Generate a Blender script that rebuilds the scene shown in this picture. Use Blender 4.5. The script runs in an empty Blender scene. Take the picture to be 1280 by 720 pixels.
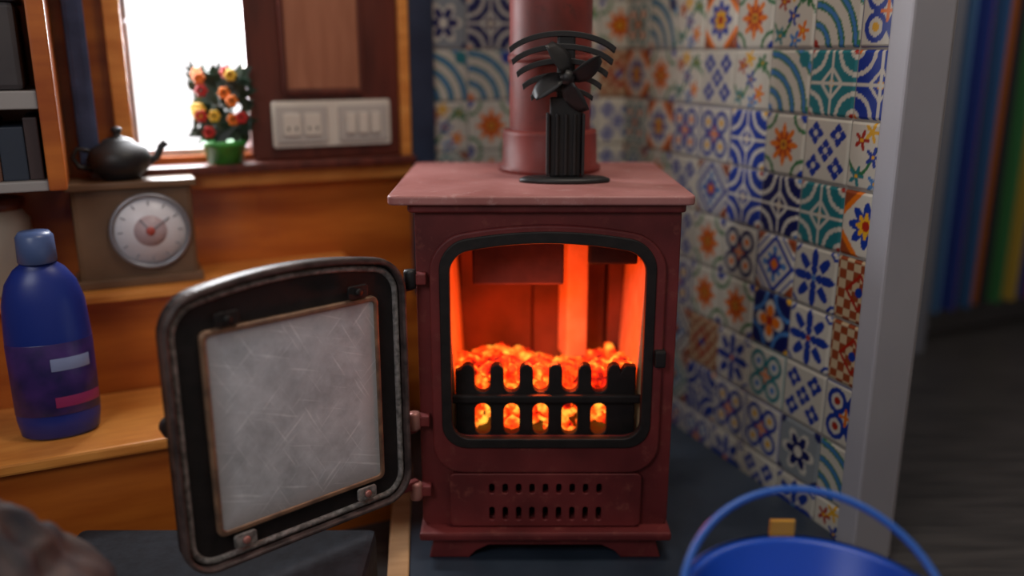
import bpy, bmesh, math, random
import numpy as np
from mathutils import Matrix, Vector, noise as mnoise
random.seed(4)
S=bpy.context.scene
S.view_settings.view_transform='Standard'
COL=S.collection

# ------------------------------------------------------------ helpers
def link(o,parent=None):
    COL.objects.link(o)
    if parent is not None: o.parent=parent
    return o
def empty(name):
    e=bpy.data.objects.new(name,None); e.empty_display_size=.05
    COL.objects.link(e); return e
def mat(name,c1,c2=None,rough=.5,metal=0,scale=8,stretch=(1,1,1),bump=0,emit=None,es=0,coat=0,detail=4,lo=.35,hi=.65,spec=None,wear=None):
    m=bpy.data.materials.new(name); m.use_nodes=True
    nt=m.node_tree; b=nt.nodes['Principled BSDF']
    b.inputs['Roughness'].default_value=rough; b.inputs['Metallic'].default_value=metal
    b.inputs['Coat Weight'].default_value=coat
    if spec is not None: b.inputs['Specular IOR Level'].default_value=spec
    b.inputs['Base Color'].default_value=(*c1,1)
    if c2 is not None or bump:
        tc=nt.nodes.new('ShaderNodeTexCoord'); mp=nt.nodes.new('ShaderNodeMapping')
        mp.inputs['Scale'].default_value=stretch
        nz=nt.nodes.new('ShaderNodeTexNoise'); nz.inputs['Scale'].default_value=scale; nz.inputs['Detail'].default_value=detail
        nt.links.new(tc.outputs['Object'],mp.inputs[0]); nt.links.new(mp.outputs[0],nz.inputs['Vector'])
        if c2 is not None:
            r=nt.nodes.new('ShaderNodeValToRGB')
            r.color_ramp.elements[0].position=lo; r.color_ramp.elements[1].position=hi
            r.color_ramp.elements[0].color=(*c1,1); r.color_ramp.elements[1].color=(*c2,1)
            nt.links.new(nz.outputs[0],r.inputs[0])
            src=r.outputs[0]
            if wear is not None:
                n2=nt.nodes.new('ShaderNodeTexNoise'); n2.inputs['Scale'].default_value=45; n2.inputs['Detail'].default_value=10; n2.inputs['Roughness'].default_value=.7
                nt.links.new(tc.outputs['Object'],n2.inputs['Vector'])
                r2=nt.nodes.new('ShaderNodeValToRGB'); r2.color_ramp.elements[0].position=.56; r2.color_ramp.elements[1].position=.70
                r2.color_ramp.elements[0].color=(0,0,0,1); r2.color_ramp.elements[1].color=(.8,.8,.8,1)
                nt.links.new(n2.outputs[0],r2.inputs[0])
                mx=nt.nodes.new('ShaderNodeMix'); mx.data_type='RGBA'
                nt.links.new(r2.outputs[0],mx.inputs[0]); nt.links.new(src,mx.inputs[6]); mx.inputs[7].default_value=(*wear,1)
                src=mx.outputs[2]
                r3=nt.nodes.new('ShaderNodeMapRange'); r3.inputs['To Min'].default_value=rough-.12; r3.inputs['To Max'].default_value=rough+.2
                nt.links.new(n2.outputs[0],r3.inputs[0]); nt.links.new(r3.outputs[0],b.inputs['Roughness'])
            nt.links.new(src,b.inputs['Base Color'])
        if bump:
            bp=nt.nodes.new('ShaderNodeBump'); bp.inputs['Strength'].default_value=bump; bp.inputs['Distance'].default_value=.004
            nt.links.new(nz.outputs[0],bp.inputs['Height']); nt.links.new(bp.outputs[0],b.inputs['Normal'])
    if emit:
        b.inputs['Emission Color'].default_value=(*emit,1); b.inputs['Emission Strength'].default_value=es
    return m
def meshobj(name,bm,m,parent=None,M=None,smooth=False):
    me=bpy.data.meshes.new(name); bm.normal_update(); bm.to_mesh(me); bm.free()
    if smooth:
        for p in me.polygons: p.use_smooth=True
    o=bpy.data.objects.new(name,me)
    if m: me.materials.append(m)
    if M is not None: o.matrix_world=M
    return link(o,parent)
def frame(o,x,y):
    x=Vector(x).normalized(); y=Vector(y).normalized(); z=x.cross(y)
    return Matrix(((x.x,y.x,z.x,o[0]),(x.y,y.y,z.y,o[1]),(x.z,y.z,z.z,o[2]),(0,0,0,1)))
def box(name,c,s,m,parent=None,rz=0,bev=0,M=None):
    bm=bmesh.new(); bmesh.ops.create_cube(bm,size=1)
    bmesh.ops.scale(bm,vec=s,verts=bm.verts)
    if bev: bmesh.ops.bevel(bm,geom=bm.edges[:],offset=bev,segments=2,affect='EDGES',profile=.6)
    T=Matrix.Translation(c)@Matrix.Rotation(rz,4,'Z')
    if M is not None: T=M@T
    return meshobj(name,bm,m,parent,T)
def bx(name,x0,x1,y0,y1,z0,z1,m,parent=None,bev=0):
    return box(name,((x0+x1)/2,(y0+y1)/2,(z0+z1)/2),(x1-x0,y1-y0,z1-z0),m,parent,0,bev)
def lathe(name,prof,m,parent=None,M=None,seg=40,a0=0,a1=2*math.pi,sy=1):
    bm=bmesh.new(); full=abs(a1-a0-2*math.pi)<1e-6
    n=seg if full else seg+1; rings=[]
    for r,z in prof:
        rings.append([bm.verts.new((r*math.cos(a0+(a1-a0)*i/seg),sy*r*math.sin(a0+(a1-a0)*i/seg),z)) for i in range(n)])
    for a,b in zip(rings,rings[1:]):
        for i in range(seg):
            j=(i+1)%n
            bm.faces.new((a[i],a[j],b[j],b[i]))
    if full:
        bmesh.ops.remove_doubles(bm,verts=bm.verts,dist=1e-6)
    o=meshobj(name,bm,m,parent,M,True)
    return o
def tube(name,pts,r,m,parent=None,M=None,cyc=False,smooth=False):
    cu=bpy.data.curves.new(name,'CURVE'); cu.dimensions='3D'; cu.bevel_depth=r; cu.bevel_resolution=4; cu.use_fill_caps=True
    sp=cu.splines.new('POLY'); sp.points.add(len(pts)-1)
    for p,q in zip(sp.points,pts): p.co=(*q,1)
    sp.use_cyclic_u=cyc
    return curve2mesh(name,cu,m,parent,M,True)
def curve2mesh(name,cu,m,parent,M,smooth=False):
    t=bpy.data.objects.new('tmp',cu); COL.objects.link(t)
    dg=bpy.context.evaluated_depsgraph_get()
    me=bpy.data.meshes.new_from_object(t.evaluated_get(dg)); me.name=name
    bpy.data.objects.remove(t)
    me.materials.clear(); me.materials.append(m)
    for p in me.polygons: p.use_smooth=smooth
    o=bpy.data.objects.new(name,me)
    if M is not None: o.matrix_world=M
    return link(o,parent)
def plate(name,outs,th,m,M,parent=None,bev=0.0):
    cu=bpy.data.curves.new(name,'CURVE'); cu.dimensions='2D'; cu.fill_mode='BOTH'
    cu.extrude=max(th/2-bev,0.0002); cu.bevel_depth=bev; cu.bevel_resolution=2; cu.offset=-bev
    for pts in outs:
        sp=cu.splines.new('POLY'); sp.points.add(len(pts)-1)
        for p,q in zip(sp.points,pts): p.co=(q[0],q[1],0,1)
        sp.use_cyclic_u=True
    return curve2mesh(name,cu,m,parent,M)
def rrect(w,h,r,rise=0,cx=0,cy=0,n=7,ntop=14):
    P=[];hw,hh=w/2,h/2
    def arc(x,y,a):
        for i in range(n+1):
            t=math.radians(a+90*i/n); P.append((x+r*math.cos(t),y+r*math.sin(t)))
    arc(hw-r,-hh+r,-90); arc(hw-r,hh-r,0)
    for i in range(1,ntop): P.append((hw-r-(w-2*r)*i/ntop,hh))
    arc(-hw+r,hh-r,90); arc(-hw+r,-hh+r,180)
    out=[]
    for x,y in P:
        if y>0: y+=rise*(1-(x/hw)**2)
        out.append((x+cx,y+cy))
    return out

# ------------------------------------------------------------ room frame
th=math.radians(25)
dL=Vector((math.cos(th),math.sin(th),0)); nL=Vector((math.sin(th),-math.cos(th),0))
A=Vector((-.127,1.79,0))
def WL(t,o,z): return A+dL*t+nL*o+Vector((0,0,z))
def bw(name,t0,t1,o0,o1,z0,z1,m,parent=None,bev=0):
    return box(name,WL((t0+t1)/2,(o0+o1)/2,(z0+z1)/2),(t1-t0,o1-o0,z1-z0),m,parent,th,bev)
TC=.4155
C=A+dL*TC
ph=math.radians(21)
dR=Vector((math.sin(ph),-math.cos(ph),0)); nR=Vector((-math.cos(ph),-math.sin(ph),0))
rR=math.atan2(dR.y,dR.x)
def WR(s,o,z): return C+dR*s+nR*o+Vector((0,0,z))
def br(name,s0,s1,o0,o1,z0,z1,m,parent=None,bev=0):
    return box(name,WR((s0+s1)/2,(o0+o1)/2,(z0+z1)/2),(s1-s0,o1-o0,z1-z0),m,parent,rR,bev)

# ------------------------------------------------------------ materials
wood=mat('orange_wood',(.33,.065,.007),(.56,.155,.020),rough=.38,scale=3,stretch=(1,5,7),detail=6,coat=.15)
wood2=mat('honey_wood',(.60,.20,.035),(.78,.32,.07),rough=.4,scale=5,stretch=(2,9,9))
woodL=mat('pale_wood_trim',(.50,.27,.12),(.62,.36,.18),rough=.5,scale=6,stretch=(8,1,8))
mahog=mat('mahogany',(.065,.013,.008),(.12,.024,.013),rough=.4,scale=5,stretch=(9,9,1),coat=.1)
tan=mat('tan_panel',(.30,.11,.055),(.38,.15,.08),rough=.5,scale=6,stretch=(8,8,1))
darkpost=mat('dark_post',(.012,.022,.05),(.025,.04,.08),rough=.5)
cream=mat('cream_plastic',(.66,.60,.52),rough=.35)
cream2=mat('cream_plastic_grey',(.48,.44,.40),rough=.35)
whitep=mat('white_paint',(.40,.40,.45),(.48,.48,.52),rough=.5,scale=3)
greyp=mat('grey_paint',(.12,.12,.14),(.17,.17,.19),rough=.6,scale=2)
ceilm=mat('ceiling_paint',(.5,.46,.4),rough=.7)
floorm=mat('floor_dark',(.035,.032,.032),(.07,.062,.06),rough=.5,scale=6,stretch=(1,8,1))
slate=mat('slate',(.018,.028,.045),(.035,.05,.075),rough=.42,scale=9,bump=.3)
carpet=mat('step_carpet',(.010,.012,.018),(.020,.024,.034),rough=.8,scale=60,bump=.4)
grout=mat('grout',(.38,.35,.31),rough=.8)
red=mat('stove_red',(.10,.011,.012),(.20,.026,.026),rough=.5,scale=9,bump=.18,detail=8,wear=(.24,.06,.045))
redsheen=mat('stove_top_sheen_red',(.34,.12,.11),(.48,.21,.20),rough=.45,scale=7,bump=.08,detail=7,wear=(.55,.32,.30))  # stove red paled to pink: window sheen painted into the top's colour
pipem=mat('flue_red',(.10,.014,.010),(.28,.032,.022),rough=.5,scale=4,stretch=(2,2,1.5),detail=7,wear=(.05,.016,.012))
iron=mat('cast_iron',(.006,.005,.005),(.014,.010,.010),rough=.6,scale=40,bump=.3,metal=.1)
rope=mat('rope_seal',(.10,.095,.09),(.28,.26,.25),rough=.7,scale=120,bump=.5)
brick=mat('fire_brick',(.55,.36,.18),(.68,.46,.26),rough=.85,scale=30,bump=.4)
brickd=mat('shaded_brick',(.05,.028,.02),(.16,.07,.045),rough=.9,scale=9,bump=.4)  # darker copy of fire_brick: gloom of the firebox back put into its colour
bronze=mat('bronze_edge',(.16,.10,.07),(.34,.20,.12),rough=.45,metal=.3,scale=40)
pinkm=mat('hinge_pink',(.42,.17,.15),(.5,.24,.2),rough=.35,metal=.3,scale=40)
black=mat('black_metal',(.01,.01,.011),rough=.5)
bluep=mat('blue_plastic',(.010,.030,.24),rough=.35)
bluel=mat('blue_bucket_plastic',(.008,.085,.58),rough=.35)
bluer=mat('blue_rim',(.03,.14,.55),rough=.35)

def glassmat():
    m=bpy.data.materials.new('sooty_glass'); m.use_nodes=True; nt=m.node_tree; b=nt.nodes['Principled BSDF']
    N=nt.nodes.new; L=nt.links.new
    tc=N('ShaderNodeTexCoord')
    n1=N('ShaderNodeTexNoise'); n1.inputs['Scale'].default_value=14; n1.inputs['Detail'].default_value=10; n1.inputs['Roughness'].default_value=.7
    L(tc.outputs['Object'],n1.inputs['Vector'])
    r=N('ShaderNodeValToRGB'); r.color_ramp.elements[0].position=.32; r.color_ramp.elements[1].position=.66
    r.color_ramp.elements[0].color=(.38,.42,.45,1); r.color_ramp.elements[1].color=(.72,.78,.83,1)
    L(n1.outputs[0],r.inputs[0])
    cur=r.outputs[0]
    for ang,sc in ((.8,34),(-.5,42),(1.9,30)):
        n2=N('ShaderNodeTexNoise'); n2.inputs['Scale'].default_value=sc; n2.inputs['Detail'].default_value=5
        rt=N('ShaderNodeMapping'); rt.inputs['Rotation'].default_value=(0,0,ang)
        mp=N('ShaderNodeMapping'); mp.inputs['Scale'].default_value=(6,.35,1)
        L(tc.outputs['Object'],rt.inputs[0]); L(rt.outputs[0],mp.inputs[0]); L(mp.outputs[0],n2.inputs['Vector'])
        r2=N('ShaderNodeValToRGB'); r2.color_ramp.elements[0].position=.62; r2.color_ramp.elements[1].position=.70
        r2.color_ramp.elements[0].color=(0,0,0,1); r2.color_ramp.elements[1].color=(.8,.8,.8,1)
        mx=N('ShaderNodeMix'); mx.data_type='RGBA'; mx.blend_type='ADD'; mx.inputs[0].default_value=.25
        L(n2.outputs[0],r2.inputs[0]); L(cur,mx.inputs[6]); L(r2.outputs[0],mx.inputs[7]); cur=mx.outputs[2]
    sx=N('ShaderNodeSeparateXYZ'); L(tc.outputs['Object'],sx.inputs[0])
    def mth(op,a,bv=None):
        q=N('ShaderNodeMath'); q.operation=op
        if hasattr(a,'links'): L(a,q.inputs[0])
        else: q.inputs[0].default_value=a
        if bv is not None:
            if hasattr(bv,'links'): L(bv,q.inputs[1])
            else: q.inputs[1].default_value=bv
        return q.outputs[0]
    ex=mth('MULTIPLY',mth('ABSOLUTE',sx.outputs[0]),1/.118); ey=mth('MULTIPLY',mth('ABSOLUTE',sx.outputs[1]),1/.129)
    e=mth('MAXIMUM',ex,ey); e=mth('ADD',e,mth('MULTIPLY',n1.outputs[0],.35))
    mr=N('ShaderNodeMapRange'); mr.inputs['From Min'].default_value=.95; mr.inputs['From Max'].default_value=1.25; mr.inputs['To Max'].default_value=.7
    L(e,mr.inputs[0])
    mx=N('ShaderNodeMix'); mx.data_type='RGBA'; L(mr.outputs[0],mx.inputs[0]); L(cur,mx.inputs[6]); mx.inputs[7].default_value=(.22,.17,.14,1)
    L(mx.outputs[2],b.inputs['Base Color'])
    b.inputs['Roughness'].default_value=.38; b.inputs['Metallic'].default_value=.1
    return m
glassm=glassmat()

def firemat(name,strength,scale,cols,pos,k):
    m=bpy.data.materials.new(name); m.use_nodes=True; nt=m.node_tree; b=nt.nodes['Principled BSDF']
    N=nt.nodes.new; L=nt.links.new
    tc=N('ShaderNodeTexCoord'); n=N('ShaderNodeTexNoise'); n.inputs['Scale'].default_value=scale; n.inputs['Detail'].default_value=6
    r=N('ShaderNodeValToRGB'); cr=r.color_ramp
    while len(cr.elements)<len(cols): cr.elements.new(.5)
    for e,c,p in zip(cr.elements,cols,pos): e.color=(*c,1); e.position=p
    sx=N('ShaderNodeSeparateXYZ'); L(tc.outputs['Object'],sx.inputs[0])
    a=N('ShaderNodeMath'); a.operation='MULTIPLY_ADD'; L(sx.outputs[2],a.inputs[0]); a.inputs[1].default_value=-k; a.inputs[2].default_value=.295*k
    s=N('ShaderNodeMath'); s.operation='ADD'; L(n.outputs[0],s.inputs[0]); L(a.outputs[0],s.inputs[1])
    L(tc.outputs['Object'],n.inputs['Vector']); L(s.outputs[0],r.inputs[0])
    L(r.outputs[0],b.inputs['Emission Color']); b.inputs['Emission Strength'].default_value=strength
    b.inputs['Base Color'].default_value=(.05,.02,.02,1); b.inputs['Roughness'].default_value=.9
    return m
coalm=firemat('glowing_coal',1.8,42,[(.12,.002,.001),(.75,.012,.002),(1,.075,.005),(1,.42,.04)],[.35,.44,.55,.69],1.1)

# ------------------------------------------------------------ room shell
bx('floor',-2.6,3.2,-2.2,4.2,-.05,0,floorm)
bx('ceiling',-2.6,3.2,-2.2,4.2,1.95,2.0,ceilm)
wl=empty('wall_left')
bw('hull_panel_a',-2.3,-.585,-.04,0,0,1.95,wood,wl)
bw('hull_panel_below_window',-.585,-.385,-.04,0,0,.60,wood,wl)
bw('hull_panel_above_window',-.585,-.385,-.04,0,1.05,1.95,wood,wl)
bw('hull_panel_b',-.385,.44,-.04,0,0,1.95,wood,wl)
bw('hull_panel_c',.44,2.6,-.04,0,0,1.95,greyp,wl)
wr=empty('wall_bulkhead')
br('bulkhead_core',-.0,.764,-.03,0,0,1.95,whitep,wr)
bw('wall_right',-2.3,2.6,2.05,2.09,0,1.95,ceilm)
bw('wall_back',-2.34,-2.3,-.04,2.09,0,1.95,ceilm)
bw('wall_front',2.6,2.64,-.04,2.09,0,1.95,ceilm)
d=empty('door_frame')
br('jamb',.766,.806,-.062,.012,0,1.95,whitep,d,.004)
br('jamb_stop',.776,.796,-.075,-.062,0,1.95,whitep,d,.002)
bw('cupboard',1.0,1.30,0.001,.12,0.001,1.9,mat('cupboard_grey',(.22,.23,.28),rough=.6),None,.004)

# ------------------------------------------------------------ window, panel, sill
w1=empty('window_1')
bw('jamb_l',-.612,-.585,-.045,.022,.60,1.08,wood2,w1,.003)
bw('jamb_r',-.389,-.379,-.045,.018,.60,1.05,mahog,w1)
bw('head',-.585,-.385,-.045,.02,1.05,1.075,wood2,w1)
bw('sash_l',-.585,-.575,-.035,-.02,.60,1.05,whitep,w1)
bw('sash_b',-.585,-.389,-.035,-.02,.60,.612,whitep,w1)
bw('sill_board',-.66,-.088,0.001,.055,.572,.588,mahog,w1,.004)
bw('sill_face',-.66,-.088,0.001,.03,.545,.572,wood2,w1,.003)
bw('curtain_pole_post',-.672,-.640,.002,.05,.588,1.3,mat('blue_grey_fabric',(.03,.05,.12),(.06,.09,.2),rough=.8,scale=20),w1,.008)
pn=empty('shutter_panel')
bw('board',-.383,-.108,.001,.018,.589,1.25,mahog,pn,.003)
bw('inset',-.320,-.186,.018,.026,.715,1.15,tan,pn,.002)
bw('inset_rim_l',-.328,-.320,.018,.03,.707,1.158,mahog,pn,.002)
bw('inset_rim_r',-.186,-.178,.018,.03,.707,1.158,mahog,pn,.002)
bw('inset_rim_b',-.328,-.178,.018,.03,.705,.715,mahog,pn,.002)
bw('trim_1',-.108,-.088,.001,.028,.545,1.9,wood2,None,.003)
bw('trim_2',-.085,-.036,.001,.022,.30,1.9,darkpost,None,.003)
sw=empty('switch_panel')
Msw=lambda t,z,o: frame(WL(t,o,z),dL,(0,0,1))
plate('surround',[rrect(.222,.084,.005)],.008,cream,Msw(-.24,.652,.0225),sw,.002)
for k,(t,w) in enumerate([(-.298,.082),(-.183,.082)]):
    plate('gang_plate_%d'%k,[rrect(w+.012,.066,.004)],.007,cream2,Msw(t,.652,.0275),sw,.0015)
for k in range(3):
    plate('rocker_%d'%k,[rrect(.017,.038,.002)],.007,cream,Msw(-.208+k*.024,.652,.033),sw,.0015)
for k in range(2):
    plate('socket_%d'%k,[rrect(.030,.040,.003)],.005,cream,Msw(-.317+k*.038,.652,.032),sw,.001)
    for j in (-.007,.007):
        box('pin_slot_%d_%d'%(k,j*1000),WL(-.317+k*.038+j,.0348,.645),(.003,.001,.007),black,sw,th)

# ------------------------------------------------------------ tiles
blue=(.008,.04,.30);navy=(.006,.012,.10);lb=(.06,.20,.48);grn=(.03,.17,.06);org=(.72,.17,.01);rd=(.36,.02,.01);yel=(.72,.38,.02);teal=(.02,.19,.22);rust=(.28,.06,.02);wht=(.60,.57,.49);gry=(.24,.27,.29);crm=(.55,.42,.26)
def pattern(k,U,V,rg):
    img=np.empty(U.shape+(3,)); img[:]=wht
    def put(m,c): img[m]=c
    r=np.hypot(U,V); a=np.arctan2(V,U)
    aU,aV=np.abs(U),np.abs(V); dc=np.hypot(1-aU,1-aV)
    c1=[blue,navy,blue,teal][rg.integers(4)]; c2=[org,yel,rd,lb][rg.integers(4)]
    if k==0:
        put(r<.88*np.abs(np.cos(4*a))**.7+.05,c1); put(r<.42,wht); put(r<.34*np.abs(np.cos(2*a))+.1,c1); put(r<.1,c2)
        put((dc<.32)&(dc>.2),c1); put(dc<.1,c1)
    elif k==1:
        put((dc<.6)&(dc>.48),grn); put(dc<.25,blue)
        put(r<.72*(.62+.38*np.cos(8*a)),org); put(r<.46*(.6+.4*np.cos(8*a+3.14)),rd); put(r<.17,yel); put(r<.08,rust)
    elif k==2:
        dd=np.hypot(U+1,V+1); put(np.sin(dd*11)>.15,grn); put((np.sin(dd*11)>.75),lb); put(dd<.3,c2)
        put((dd>1.9)&(np.hypot(U-.7,V-.7)<.25),c1)
    elif k==3:
        img[:]=c1; 
        put((np.abs(dc-.72)<.07),wht); put(dc<.3,wht); put(dc<.18,c2)
        put((aU+aV<.5),wht); put((aU+aV<.36),c1); put(r<.14,yel); put((np.abs(U)<.045)|(np.abs(V)<.045),wht)
    elif k==4:
        img[:]=crm; put(((np.floor(U*3.5)+np.floor(V*3.5))%2==0),rust); put((aU+aV<.6)&(aU+aV>.45),rd); put(r<.15,c1)
    elif k==5:
        rr=np.hypot(aU-.42,aV-.42); put((rr<.42)&(rr>.26),c1); put(rr<.13,c2); put(r<.3*(.6+.4*np.cos(4*a)),org); put((aU>.93)|(aV>.93),c1)
    elif k==6:
        put(np.abs(V-.55*np.sin(3*U))<.08,grn)
        for (x,y,c) in [(-.5,.45,rd),(.5,-.45,org),(0,0,blue),(.6,.55,grn),(-.6,-.6,teal),(-.1,.7,yel),(.15,-.75,lb)]:
            q=np.hypot(U-x,V-y); aa=np.arctan2(V-y,U-x); put(q<.32*(.65+.35*np.cos(5*aa)),c); put(q<.07,yel)
    elif k==7:
        m=aU+aV; put(m<1.0,c1); put(m<.84,wht); put((m<.66)&(np.cos(8*a)>-.3),lb); put(m<.4,c1); put(m<.2,org); put(m>1.5,rust); put((m>1.25)&(m<1.36),c1)
    elif k==8:
        img[:]=gry; put(r<.8*(.5+.5*np.abs(np.cos(3*a))),wht); put(r<.62*(.4+.6*np.abs(np.cos(3*a))),navy); put(r<.2,wht); put((dc<.3),navy)
    elif k==9:
        img[:]=navy; put((dc<.85)&(dc>.7),lb); put(r<.75*np.abs(np.cos(2*a))**.6,wht); put(r<.55*np.abs(np.cos(2*a))**.6,org); put(r<.15,rd); put(dc<.2,yel)
    elif k==10:
        put(aU+aV>1.15,org); put(aU+aV>1.4,rust); put(r<.7*(.5+.5*np.abs(np.cos(4*a))),blue); put(r<.4*(.5+.5*np.abs(np.cos(4*a))),yel); put(r<.15,rd)
    elif k==11:
        for (x,y) in [(-.5,-.5),(.5,.5),(-.5,.5),(.5,-.5),(0,0)]:
            q=np.hypot(U-x,V-y); aa=np.arctan2(V-y,U-x); put(q<.34*(.5+.5*np.abs(np.cos(2*aa))),blue); put(q<.1,wht)
    img*= (0.85+.2*rg.random())
    return img
NT=40
def tiles(name,O,D,NN,joints,zs,s0,s1,m,parent,override={}):
    g=.0016; V=[];F=[];CC=[];base=0
    lin=np.linspace(0,1,NT)
    ii,jj=np.meshgrid(np.arange(NT-1),np.arange(NT-1),indexing='ij'); q=(ii*NT+jj).ravel()
    quad=np.stack([q,q+NT,q+NT+1,q+1],1)
    rg=np.random.default_rng(11)
    for a,j in enumerate(joints):
        for b,z in enumerate(zs):
            lo=max(j+g,s0); hi=min(j+.1-g,s1)
            if hi-lo<.006: continue
            ss=lo+(hi-lo)*lin; zz=z+g+(.1-2*g)*lin
            SS,ZZ=np.meshgrid(ss,zz,indexing='ij')
            U=((SS-j)/.1)*2-1; W=((ZZ-z)/.1)*2-1
            k=override.get((a,b),int([0,1,2,3,4,5,6,7,8,9,10,11,0,6,5][rg.integers(15)]))
            img=pattern(k,U,W,rg)
            off=np.full(SS.shape,.0075); off[0,:]=off[-1,:]=.0045; off[:,0]=off[:,-1]=.0045
            P=np.stack([O[0]+D[0]*SS+NN[0]*off,O[1]+D[1]*SS+NN[1]*off,ZZ],-1).reshape(-1,3)
            V.append(P); F.append(quad+base); base+=NT*NT
            CC.append(np.concatenate([img.reshape(-1,3),np.ones((NT*NT,1))],1))
    V=np.concatenate(V);F=np.concatenate(F);CC=np.concatenate(CC)
    me=bpy.data.meshes.new(name)
    me.vertices.add(len(V)); me.vertices.foreach_set('co',V.ravel())
    me.loops.add(F.size); me.loops.foreach_set('vertex_index',F.ravel())
    me.polygons.add(len(F)); me.polygons.foreach_set('loop_start',np.arange(0,F.size,4)); 
    me.update(calc_edges=True)
    ca=me.color_attributes.new('Col','FLOAT_COLOR','POINT'); ca.data.foreach_set('color',CC.ravel())
    me.materials.append(m); me.validate()
    return link(bpy.data.objects.new(name,me),parent)
tm=bpy.data.materials.new('painted_ceramic'); tm.use_nodes=True
_b=tm.node_tree.nodes['Principled BSDF']; _a=tm.node_tree.nodes.new('ShaderNodeAttribute'); _a.attribute_name='Col'
tm.node_tree.links.new(_a.outputs['Color'],_b.inputs['Base Color']); _b.inputs['Roughness'].default_value=.28
zs=[.785-.1*k for k in range(8,-7,-1)]
zs=[z for z in zs if z>-.02]
def zi(z): 
    return min(range(len(zs)),key=lambda i:abs(zs[i]-z))
ovL={(1,zi(.785)):3,(1,zi(.685)):2,(1,zi(.585)):1,(0,zi(.785)):8,(0,zi(.685)):2,(0,zi(.585)):6,(3,zi(.785)):6,(4,zi(.685)):4}
bw('grout_left',-.035,TC,0,.004,.04,1.4,grout,wl)
tiles('tiles_left',A,dL,nL,[-.06+.1*k for k in range(5)],zs,-.033,TC-.006,tm,wl,ovL)
br('grout_right',.001,.764,0,.004,.04,1.4,grout,wr)
ovR={(1,zi(.785)):2,(2,zi(.785)):6,(2,zi(.685)):6,(3,zi(.685)):11,(4,zi(.685)):6,(4,zi(.585)):3,(5,zi(.485)):3,(6,zi(.485)):3,(4,zi(.485)):3,(4,zi(.185)):0,(5,zi(.385)):7,(6,zi(.285)):0,(3,zi(.185)):4,(4,zi(.285)):1,(5,zi(.685)):2,(5,zi(.785)):6,(6,zi(.785)):2,(3,zi(.785)):10,(6,zi(.185)):11,(5,zi(.185)):5,(3,zi(.285)):1}
tiles('tiles_right',C,dR,nR,[.006+.1*k for k in range(8)],zs,.006,.764,tm,wr,ovR)

# ------------------------------------------------------------ hearth
h=empty('hearth')
bm=bmesh.new()
pts=[(-.150,.97),(.47,.97),(WR(.75,.012,0).x,WR(.75,.012,0).y),(WR(.0,.012,0).x-.012,WR(.0,.012,0).y-.01),(WL(-.03,.012,0).x,WL(-.03,.012,0).y),(-.195,1.50)]
vb=[bm.verts.new((x,y,0.0005)) for x,y in pts]; vt=[bm.verts.new((x,y,.039)) for x,y in pts]
bm.faces.new(vt); bm.faces.new(vb[::-1])
for i in range(len(pts)): j=(i+1)%len(pts); bm.faces.new((vb[i],vb[j],vt[j],vt[i]))
meshobj('slate_slab',bm,slate,h)
ang=math.atan2(1.53-.96,-.198+.142)
box('edge_trim',(-.1755,1.225,.0225),(.53,.032,.044),woodL,h,ang,.003)

bx('carpeted_step',-.62,-.195,.95,1.135,0,.118,carpet,None,.01)

# ------------------------------------------------------------ bench
b=empty('stepped_bench')
T0,T1=-1.6,-.245
bw('lower_front',T0,T1,.335,.35,0,.206,wood,b)
bw('lower_end',T1,T1+.012,.13,.35,0,.206,wood,b)
bw('lower_top',T0,T1+.016,.13,.362,.206,.224,wood2,b,.004)
bw('upper_front',T0,T1,.115,.128,.001,.384,wood,b)
bw('upper_end',T1,T1+.012,.001,.128,.001,.384,wood,b)
bw('upper_top',T0,T1+.016,.001,.142,.384,.400,wood2,b,.004)
bw('rail_edge',T0,T1+.018,.142,.150,.386,.398,wood2,b,.002)

# ------------------------------------------------------------ STOVE
st=empty('wood_burning_stove')
cx=.05
MF=lambda y,x=cx: frame((x,y,0),(1,0,0),(0,0,1))
def zc(z0,z1): return (z0+z1)/2
hole=rrect(.288,.285,.03,.016,0,zc(.228,.513))
ashhole=rrect(.26,.06,.006,0,0,.13)
plate('front_casting',[rrect(.37,.489,.012,0,0,.3305),hole,ashhole],.014,red,MF(1.207),st,.002)
plate('door_seat',[rrect(.332,.352,.045,.022,0,.352),rrect(.290,.287,.031,.016,0,.3705)],.012,red,MF(1.197),st,.003)
plate('opening_lip',[rrect(.304,.306,.036,.018,0,.3705),rrect(.274,.276,.026,.016,0,.3705)],.012,iron,MF(1.1935),st,.002)
bx('side_left',-.135,-.121,1.212,1.53,.087,.575,red,st,.002)
bx('side_right',.221,.235,1.212,1.53,.087,.575,red,st,.002)
bx('back',-.121,.221,1.516,1.53,.087,.575,red,st)
bx('bottom',-.121,.221,1.214,1.516,.087,.096,iron,st)
plate('top_plate',[rrect(.42,.385,.012,0,.04,0)],.013,redsheen,frame((0,1.3725,.5855),(1,0,0),(0,1,0)),st,.003)
plate('top_cornice',[rrect(.385,.35,.012,0,.048,0)],.012,red,frame((0,1.365,.573),(1,0,0),(0,1,0)),st,.003)
sl=[]
for k in range(9):
    sl.append(rrect(.008,.016,.0038,0,-.08+k*.02,.151,4,2))
    sl.append(rrect(.008,.022,.0038,0,-.08+k*.02,.110,4,2))
plate('ash_door',[rrect(.285,.086,.008,0,0,.132)]+sl,.010,red,MF(1.195),st,.0012)
bx('vent_shade_sheet',-.08,.18,1.24,1.25,.097,.17,black,st)  # black sheet standing in for the shade behind the vent slots
bx('base_ledge',-.138,.238,1.172,1.535,.074,.087,red,st,.004)
leg=[(-.175,.039),(-.115,.039),(-.105,.05),(-.085,.060),(.085,.060),(.105,.05),(.115,.039),(.175,.039),(.165,.074),(-.165,.074)]
for k,y in enumerate((1.20,1.50)):
    plate('leg_casting_%d'%k,[leg],.03,red,MF(y),st,.002)
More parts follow.
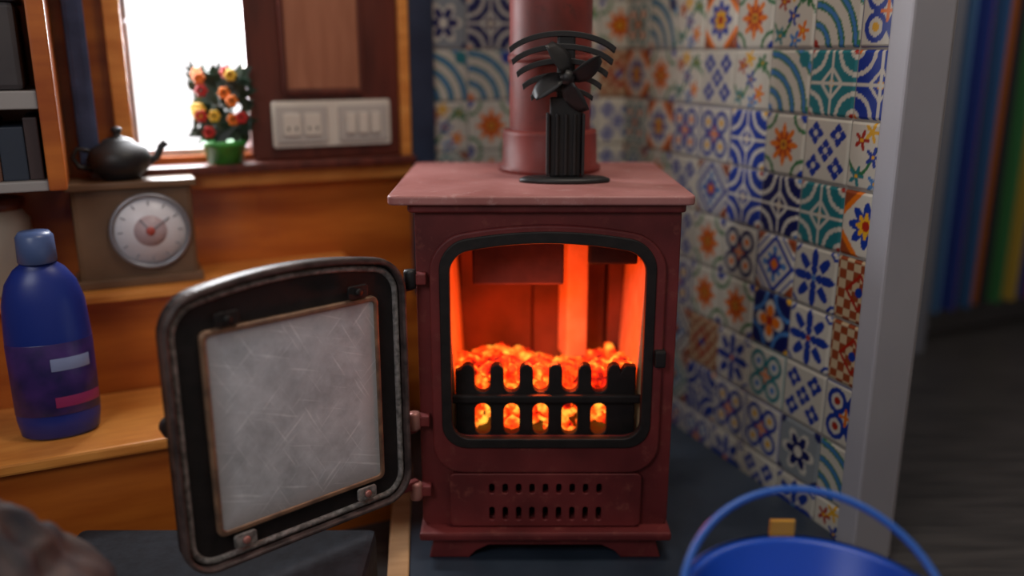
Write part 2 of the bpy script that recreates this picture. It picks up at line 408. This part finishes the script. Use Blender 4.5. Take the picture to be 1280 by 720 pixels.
# firebox
bx('grate_floor',-.12,.22,1.216,1.515,.195,.205,iron,st)
bm_=None
for nm,x,ry in (('fire_brick_left',-.100,-.05),('fire_brick_right',.200,.05)):
    T=Matrix.Translation((x,1.35,.345))@Matrix.Rotation(ry,4,'Y')@Matrix.Translation((-x,-1.35,-.345))
    box(nm,(x,1.35,.345),(.024,.22,.27),brick,st,0,.003,T)
for k in range(2):
    bx('back_brick_%d'%k,-.09+k*.127,-.09+k*.127+.124,1.47,1.495,.205,.54,brickd,st,.003)
bx('back_brick_2',.165,.190,1.45,1.49,.205,.53,brickd,st,.003)
bx('side_liner_l',-.12,-.1165,1.216,1.5,.205,.56,brickd,st)
bx('side_liner_r',.2165,.22,1.216,1.5,.205,.56,brickd,st)
rust=mat('baffle_rust',(.05,.022,.016),(.11,.045,.034),rough=.85,scale=20,bump=.3)
box('baffle',(.05,1.385,.49),(.27,.19,.012),rust,st,0,.003,Matrix.Translation((0,1.385,.49))@Matrix.Rotation(math.radians(-12),4,'X')@Matrix.Translation((0,-1.385,-.49)))
bx('throat_plate',-.060,.078,1.285,1.30,.440,.512,rust,st,.004)
bx('throat_side',.115,.19,1.292,1.306,.470,.515,iron,st,.004)
box('standing_brick',(.102,1.42,.395),(.036,.05,.22),brick,st,.25,.004)
# fence grate
zb,zm,zt=.205,.290,.334
P=[(-.134,zb),(.134,zb),(.134,.330)]
pit=.0435; sw_=.0235
def uarc(xc,zc_,r,a0,a1,n=6): return [(xc+r*math.cos(math.radians(a0+(a1-a0)*i/n)),zc_+r*math.sin(math.radians(a0+(a1-a0)*i/n))) for i in range(n+1)]
xs=[-.007+ (k-2)*pit for k in range(5)]
P+=[(.118,.332)]
fh=(pit-sw_)/2
P.append((xs[4]+pit/2+fh,zt-.012))
for k in (4,3,2,1,0):
    P+=uarc(xs[k]+pit/2,zt-fh,fh,0,180,5)
    P+=uarc(xs[k],zm+sw_/2,sw_/2,0,-180,8)
P+=uarc(xs[0]-pit/2,zt-fh,fh,0,180,5)
P+=[(-.120,.328),(-.134,.323)]
holes=[rrect(sw_,.050,.0115,0,x,.247,5,3) for x in xs]
plate('fire_fence',[P]+holes,.016,iron,MF(1.235),st,.002)
bx('fence_bar',-.092,.192,1.219,1.228,.275,.288,iron,st,.003)
# coals: many angular embers forming the glowing bed
bm=bmesh.new()
rr=random.Random(3)
for i in range(700):
    x=rr.uniform(-.080,.180); y=rr.uniform(1.252,1.455)
    top=.316+.008*math.sin((x+.1)*26)-(y-1.256)*.20
    z=rr.uniform(.212,top) if i%3 else top-rr.uniform(0,.012)
    s=rr.uniform(.006,.0135)
    res=bmesh.ops.create_icosphere(bm,subdivisions=1,radius=s)
    R=Matrix.Rotation(rr.uniform(0,6),3,'X')@Matrix.Rotation(rr.uniform(0,6),3,'Z')
    sc=Vector((rr.uniform(.8,1.5),rr.uniform(.7,1.1),rr.uniform(.6,1)))
    for v in res['verts']:
        n=v.co.normalized(); v.co=v.co*(1+.7*mnoise.noise(n*2.3+Vector((i*3.1,0,0))))
        v.co=Vector((v.co.x*sc.x,v.co.y*sc.y,v.co.z*sc.z)); v.co=R@v.co; v.co+=Vector((x,y,z))
meshobj('coal_bed',bm,coalm,st,None,False)
for k,z in enumerate((.475,.262,.150)):
    M=Matrix.Translation((-.142,1.186,z))
    lathe('hinge_knuckle_%d'%k,[(0,-.013),(.008,-.013),(.009,-.010),(.009,.010),(.008,.013),(.004,.014),(0,.014)],pinkm if k else black,st,M,20)
    bx('hinge_lug_%d'%k,-.142,-.120,1.183,1.200,z-.008,z+.008,red,st,.002)
bx('latch_catch',.203,.219,1.180,1.2,.345,.37,iron,st,.003)

# door (open)
u=Vector((-.743,-.669,0)).normalized()
H=Vector((-.154,1.180,0))
DO=H+u*.172; DO.z=.335
def DM(z=0): return frame(DO,-u,(0,0,1))@Matrix.Translation((0,0,z))
plate('door_casting',[rrect(.33,.348,.04,.022,0,-.004),rrect(.225,.240,.012,0,0,0)],.018,iron,DM(0),st,.004)
plate('door_outer_rim',[rrect(.334,.352,.042,.022,0,-.004),rrect(.320,.338,.034,.020,0,-.004)],.016,mat('door_rim',(.03,.022,.022),(.10,.07,.065),rough=.5,scale=50,bump=.2),DM(.013),st,.003)
rp=rrect(.308,.326,.030,.019,0,-.004)
tube('rope_gasket',[(x,y,.010) for x,y in rp],.0042,rope,st,DM(0),True)
plate('glass_edge',[rrect(.246,.268,.010,0,0,-.003),rrect(.232,.254,.006,0,0,-.003)],.008,bronze,DM(.013),st,.002)
plate('door_glass',[rrect(.236,.258,.006,0,0,-.003)],.005,glassm,DM(.0125),st,.001)
for k,(x,y) in enumerate(((-.09,.142),(.09,.142),(-.09,-.148),(.09,-.148))):
    plate('glass_clip_%d'%k,[rrect(.030,.018,.004,0,x,y)],.004,rope if y<0 else iron,DM(.019),st,.001)
    lathe('clip_screw_%d'%k,[(0,0),(.005,0),(.005,.003),(.003,.004),(0,.004)],pinkm if y<0 else iron,st,DM(.021)@Matrix.Translation((x,y,0)),16)
lathe('door_handle_knob',[(0,-.045),(.012,-.045),(.014,-.03),(.009,-.02),(.006,-.01),(.006,0)],iron,st,DM(-.008)@Matrix.Translation((-.145,0,0)),20)
for k,y in enumerate((.13,-.085,-.175)):
    plate('door_hinge_arm_%d'%k,[rrect(.034,.014,.004,0,.174,y)],.010,red,DM(0),st,.002)

# flue
fl=empty('flue_pipe')
MP=Matrix.Translation((.062,1.462,.592))
lathe('pipe',[(.066,.03),(.066,1.355)],pipem,fl,MP,56)
lathe('collar',[(.066,0),(.084,0),(.084,.008),(.078,.011),(.077,.060),(.076,.066),(.066,.067)],pipem,fl,MP,56)
lathe('joint_seam',[(.066,.172),(.0685,.173),(.0685,.183),(.066,.184)],pipem,fl,MP,56)

# stove fan
fn=empty('stove_fan')
fx,fy=.079,1.318
lathe('foot',[(0,0),(.068,0),(.068,.005),(.060,.008),(0,.008)],black,fn,Matrix.Translation((fx,fy,.592)),40,sy=.42)
box('core',(fx,fy+.004,.658),(.046,.018,.117),black,fn,0,.003)
for k in range(5):
    box('lower_fin_%d'%k,(fx-.026+k*.013,fy+.004,.648),(.004,.034,.090),black,fn,0,.001)
def arcplate(name,R,w,z0,drop):
    out=[];n=18;A0=math.radians(62)
    for i in range(n+1):
        a=-A0+2*A0*i/n; out.append((R*math.sin(a),z0+(R)*(math.cos(a)-1)*drop+w/2))
    for i in range(n,-1,-1):
        a=-A0+2*A0*i/n; out.append((R*math.sin(a)*.97,z0+(R)*(math.cos(a)-1)*drop-w/2))
    plate(name,[out],.024,black,frame((fx-.006,fy+.008,0),(1,0,0),(0,0,1)),fn,.001)
arcplate('arched_fin_0',.088,.008,.806,.50)
arcplate('arched_fin_1',.084,.008,.788,.50)
arcplate('arched_fin_2',.076,.008,.768,.50)
arcplate('arched_fin_3',.066,.008,.748,.50)
arcplate('arched_fin_4',.052,.007,.728,.50)
box('head_block',(fx,fy+.008,.757),(.026,.018,.094),black,fn,0,.003)
MH=frame((fx,fy-.022,.745),(1,0,0),(0,0,1))
lathe('motor',[(0,-.03),(.011,-.03),(.011,.004),(.006,.010),(0,.011)],black,fn,MH,24)
for k in range(4):
    a=math.radians(90*k+10)
    bm=bmesh.new(); rows=[]
    for i in range(7):
        r=.008+.046*i/6; w=.005+.008*math.sin(math.pi*min(i/6*.9+.08,1))
        cen=a+.35*(i/6)
        rows.append([bm.verts.new((r*math.cos(cen)-w*jj*math.sin(cen),r*math.sin(cen)+w*jj*math.cos(cen),.009*jj+.003)) for jj in (-1,-.5,0,.5,1)])
    for p,q in zip(rows,rows[1:]):
        for i in range(4): bm.faces.new((p[i],p[i+1],q[i+1],q[i]))
    o=meshobj('blade_%d'%k,bm,black,fn,MH,True)
    sm=o.modifiers.new('s','SOLIDIFY'); sm.thickness=.0012

# ------------------------------------------------------------ mantel clock
ck=empty('mantel_clock')
cw=mat('clock_wood',(.11,.06,.035),(.20,.11,.055),rough=.4,scale=6,stretch=(1,1,8))
cc=WL(-.600,.075,0)
MC=frame((cc.x,cc.y,.400),dL,(0,0,1))
box('case',(0,.086,0),(.185,.164,.07),cw,ck,0,.008,MC)
box('plinth',(0,.008,0),(.20,.016,.085),cw,ck,0,.003,MC)
box('cap',(0,.170,0),(.20,.012,.085),cw,ck,0,.003,MC)
MD=MC@Matrix.Translation((.022,.092,.036))
lathe('bezel',[(.057,0),(.064,0),(.064,.006),(.060,.009),(.057,.006)],mat('bezel_grey',(.3,.3,.33),rough=.4,metal=.6),ck,MD,48)
lathe('dial',[(0,.003),(.059,.003),(.059,.001)],mat('dial_white',(.80,.78,.82),rough=.4),ck,MD,48)
lathe('dial_inner',[(0,.0036),(.026,.0036),(.026,.003)],mat('dial_rose',(.55,.42,.44),rough=.4),ck,MD,32)
lathe('hub',[(0,.006),(.007,.006),(.007,.003)],mat('hub_red',(.5,.08,.06),rough=.4),ck,MD,20)
tk=mat('tick_grey',(.25,.25,.28),rough=.5)
for k in range(12):
    a=math.radians(30*k); box('tick_%d'%k,(.047*math.cos(a),.047*math.sin(a),.0035),(.008,.002,.001),tk,ck,a,0,MD)
for k,(a,l) in enumerate(((2.2,.026),(.6,.038))):
    box('hand_%d'%k,(l/2*math.cos(a),l/2*math.sin(a),.005),(l,.002,.001),tk,ck,a,0,MD)
# teapot
tp=empty('teapot')
tc_=WL(-.612,.072,0); MT=Matrix.Translation((tc_.x,tc_.y,.576))@Matrix.Rotation(th,4,'Z')
lathe('body',[(0,0),(.028,0),(.030,.004),(.046,.018),(.050,.034),(.044,.050),(.026,.060),(.024,.063),(.020,.066),(.006,.071),(.006,.076),(.009,.080),(.006,.085),(0,.086)],black,tp,MT,36)
tube('spout',[(.044,0,.025),(.058,0,.034),(.066,0,.050),(.074,0,.058)],.006,black,tp,MT)
tube('handle',[(-.044,0,.048),(-.062,0,.052),(-.070,0,.038),(-.062,0,.022),(-.044,0,.02)],.004,black,tp,MT)

# flower pot in window
fp=empty('potted_flowers')
pc=WL(-.437,.022,0); MPt=Matrix.Translation((pc.x,pc.y,.588))
lathe('pot',[(0,0),(.030,0),(.036,.030),(.038,.031),(.038,.040),(.032,.040),(.030,.034),(0,.034)],mat('pot_glaze',(.02,.16,.03),(.06,.35,.05),rough=.3,scale=30),fp,MPt,32)
leafm=mat('leaf_dark',(.006,.015,.01),(.02,.05,.02),rough=.5,scale=30)
bm=bmesh.new()
for i in range(170):
    a=rr.uniform(0,6.28); e=rr.uniform(.1,1.5); L_=rr.uniform(.03,.055)
    c=Vector((rr.uniform(-.046,.046),rr.uniform(-.015,.015),.045+rr.uniform(0,.115)))
    d_=Vector((math.cos(a)*math.cos(e),.5*math.sin(a)*math.cos(e),math.sin(e)))*L_*.5
    s_=d_.cross(Vector((0.3,1,.2))).normalized()*.009
    bm.faces.new([bm.verts.new(c-d_),bm.verts.new(c+s_),bm.verts.new(c+d_),bm.verts.new(c-s_)])
meshobj('leaves',bm,leafm,fp,MPt)
for ci,(nm,c_) in enumerate((('orange',(.8,.2,.02)),('red',(.5,.02,.02)),('yellow',(.8,.5,.05)))):
    bm=bmesh.new()
    for i in range(5):
        c=Vector((rr.uniform(-.045,.045),rr.uniform(-.026,-.012),.05+rr.uniform(0,.11)))
        for p in range(6):
            a=p*math.pi/3; q=c+Vector((math.cos(a)*.007,0,math.sin(a)*.007))
            bmesh.ops.create_icosphere(bm,subdivisions=1,radius=.005,matrix=Matrix.Translation(q))
    meshobj('blooms_'+nm,bm,mat('bloom_'+nm,c_,rough=.6),fp,MPt)

# ------------------------------------------------------------ detergent bottle
bt=empty('detergent_bottle')
MB=Matrix.Translation((-.682,1.232,.2245))@Matrix.Rotation(th,4,'Z')
prof=[(0,0),(.046,0),(.053,.005),(.057,.03),(.058,.15),(.055,.205),(.047,.235),(.034,.255),(.025,.262),(.022,.270)]
lathe('body',prof,bluep,bt,MB,40,sy=.62)
lathe('cap',[(.023,.264),(.026,.266),(.025,.302),(.020,.309),(0,.309)],mat('cap_pale',(.08,.13,.30),rough=.35),bt,MB,28)
lathe('label',[(.0580,.04),(.0586,.041),(.0592,.148),(.0584,.149)],mat('label_navy',(.015,.015,.08),(.06,.025,.16),rough=.3,scale=25),bt,MB,24,math.pi*1.08,math.pi*1.95,.63)
lathe('label_band',[(.0590,.052),(.0594,.054),(.0594,.066),(.0590,.068)],mat('label_red',(.3,.03,.12),rough=.3),bt,MB,24,math.pi*1.5,math.pi*1.92,.635)
lathe('label_logo',[(.0592,.108),(.0596,.109),(.0598,.126),(.0592,.127)],mat('label_white',(.25,.3,.5),rough=.3),bt,MB,24,math.pi*1.5,math.pi*1.82,.635)

# ------------------------------------------------------------ left wall shelf unit
su=empty('shelf_unit')
bw('side',-.715,-.690,.001,.205,.58,1.5,wood,su,.003)
bw('side_far',-1.4,-1.375,.001,.205,.58,1.5,wood,su,.003)
sh=mat('shelf_grey',(.32,.30,.29),rough=.5)
bw('board_low',-1.375,-.715,.001,.2,.58,.595,sh,su,.002)
bw('board_mid',-1.375,-.715,.001,.2,.70,.726,sh,su,.002)
bw('board_top',-1.375,-.715,.001,.2,1.0,1.016,sh,su,.002)
bk=empty('book_row')
t=-.72
bc=[mat('book_%d'%i,c,rough=.6) for i,c in enumerate([(.05,.03,.03),(.02,.03,.05),(.12,.05,.03),(.03,.06,.04),(.2,.15,.1)])]
i=0
while t>-1.3:
    w=rr.uniform(.018,.035); hh=rr.uniform(.07,.095)
    bw('book_%d'%i,t-w+.001,t,.05,.185,.5955,.5955+hh,bc[i%5],bk,.002); t-=w; i+=1
bb=empty('storage_box')
bw('tub',-1.0,-.73,.03,.185,.7265,.85,mat('box_dark',(.03,.025,.03),(.06,.05,.05),rough=.6),bb,.008)
bw('lid',-1.005,-.725,.025,.19,.85,.87,mat('lid_dark',(.05,.05,.06),rough=.5),bb,.005)
for i,(t,hh,c) in enumerate(((-.80,.15,(.40,.33,.26)),(-.92,.12,(.35,.25,.2)))):
    p=WL(t,.07,0); j=empty('storage_jar')
    Mj=Matrix.Translation((p.x,p.y,.4005))
    lathe('body',[(0,0),(.042,0),(.046,.006),(.046,hh*.8),(.036,hh*.9),(.036,hh*.93)],mat('jar_%d'%i,c,rough=.3),j,Mj,32)
    lathe('lid',[(.039,hh*.92),(.041,hh*.93),(.041,hh*1.02),(.03,hh*1.05),(0,hh*1.05)],mahog,j,Mj,32)

# ------------------------------------------------------------ coal sack (bottom left)
bm=bmesh.new(); bmesh.ops.create_icosphere(bm,subdivisions=5,radius=1)
for v in bm.verts:
    c=v.co.copy(); z=c.z
    w=1.0 if z<.3 else 1-.55*((z-.3)/.7)**1.2
    sx=.112*(abs(c.x)**.8*(1 if c.x>0 else -1)); sy=.095*(abs(c.y)**.8*(1 if c.y>0 else -1))
    n=mnoise.noise(c*2.4)*.018+mnoise.noise(c*6)*.008
    d_=Vector((c.x,c.y,0)); d_=d_.normalized() if d_.length>.01 else d_
    v.co=Vector((sx*w,sy*w,.165+.165*z))+d_*n
    if z>.6: v.co.z+=.02*mnoise.noise(c*4)
    v.co.z=max(v.co.z,.002)
meshobj('coal_sack',bm,mat('sack_cloth',(.02,.02,.028),(.12,.075,.06),rough=.7,scale=14,bump=.4),None,Matrix.Translation((-.555,.820,0)),True)

# ------------------------------------------------------------ bucket
bu=empty('bucket')
MBk=Matrix.Translation((.312,.78,.001))
lathe('shell',[(0,0),(.096,0),(.099,.004),(.126,.215),(.136,.218),(.137,.232),(.132,.236),(.125,.230),(.096,.012),(0,.010)],bluel,bu,MBk,64)
lathe('rim_bead',[(.135,.222),(.141,.225),(.141,.233),(.135,.237)],bluer,bu,MBk,64)
al=math.radians(50)
pts=[(.138*math.cos(a),.138*math.sin(a)*math.sin(al),.222+.138*math.sin(a)*math.cos(al)) for a in [math.pi*i/28 for i in range(29)]]
tube('bail_handle',pts,.0042,bluer,bu,MBk)
for sgn in (-1,1):
    box('ear_%d'%(sgn+1),(.139*sgn,0,.216),(.010,.030,.030),bluer,bu,0,.003,MBk)
bx('maker_tag',.300,.329,.916,.920,.205,.255,mat('tag_yellow',(.75,.38,.04),rough=.5),bu,.001)

# ------------------------------------------------------------ striped curtain
bm=bmesh.new()
ncol=170; t0,t1=1.34,2.25
colors=[(.08,.20,.42),(.02,.05,.30),(.30,.02,.02),(.03,.12,.32),(.55,.16,.02),(.02,.02,.03),(.04,.20,.06),(.02,.09,.36),(.50,.33,.04),(.02,.05,.24),(.34,.03,.03)]
ca=[]
for i in range(ncol+1):
    t=t0+(t1-t0)*i/ncol; o=.075+.03*math.sin(i*.55)
    a_=WL(t,o,.10); b_=WL(t,o*.8+.02,1.6)
    ca.append((bm.verts.new(a_),bm.verts.new(b_)))
for i in range(ncol):
    f=bm.faces.new((ca[i][0],ca[i+1][0],ca[i+1][1],ca[i][1])); f.material_index=(i//7)%len(colors); f.smooth=True
o=meshobj('striped_curtain',bm,None)
for i,c in enumerate(colors): o.data.materials.append(mat('stripe_%d'%i,c,rough=.8))
tube('curtain_rail',[WL(1.32,.08,1.63),WL(2.3,.08,1.63)],.01,black)

# ------------------------------------------------------------ lights
def area(name,loc,tgt,size,power,col,sy=None):
    l=bpy.data.lights.new(name,'AREA'); l.energy=power; l.color=col; l.size=size
    if sy: l.shape='RECTANGLE'; l.size_y=sy
    o=bpy.data.objects.new(name,l); o.location=loc
    o.rotation_euler=(Vector(tgt)-Vector(loc)).to_track_quat('-Z','Y').to_euler(); link(o)
area('added_ceiling_fill',(.25,.95,1.92),(.2,1.1,0),.4,8,(1,.88,.76))  # added warm area light under the ceiling, no real lamp known here
area('added_front_fill',(-.7,-.15,1.35),(-.1,1.5,.5),.6,6.5,(.95,.96,1))  # added fill for the stove front; no window exists on this side
wp=WL(-.485,-.10,.85); area('window_daylight',wp,WL(.2,.6,.4),.25,11,(.95,.97,1),.4)
area('corridor_area_light',(1.5,1.6,1.9),(1.5,1.8,0),.4,5.5,(1,.95,.9))  # area light over the corridor, without a fixture
def pt(name,loc,e,c,r):
    pl=bpy.data.lights.new(name,'POINT'); pl.energy=e; pl.color=c; pl.shadow_soft_size=r
    o=bpy.data.objects.new(name,pl); o.location=loc; link(o)
pt('fire_glow',(.05,1.272,.360),1.9,(1,.085,.012),.03)
w=bpy.data.worlds.new('World'); S.world=w; w.use_nodes=True
w.node_tree.nodes['Background'].inputs[0].default_value=(1,.97,.98,1); w.node_tree.nodes['Background'].inputs[1].default_value=1.6

# ------------------------------------------------------------ camera
cd=bpy.data.cameras.new('camera'); cam=bpy.data.objects.new('camera',cd); link(cam)
cam.location=(0,0,.78); cam.rotation_euler=(math.radians(75),0,0)
cd.sensor_width=36; cd.lens=36*1100/1280; cd.clip_start=.01
cd.dof.use_dof=True; cd.dof.focus_distance=1.22; cd.dof.aperture_fstop=.95
S.camera=cam
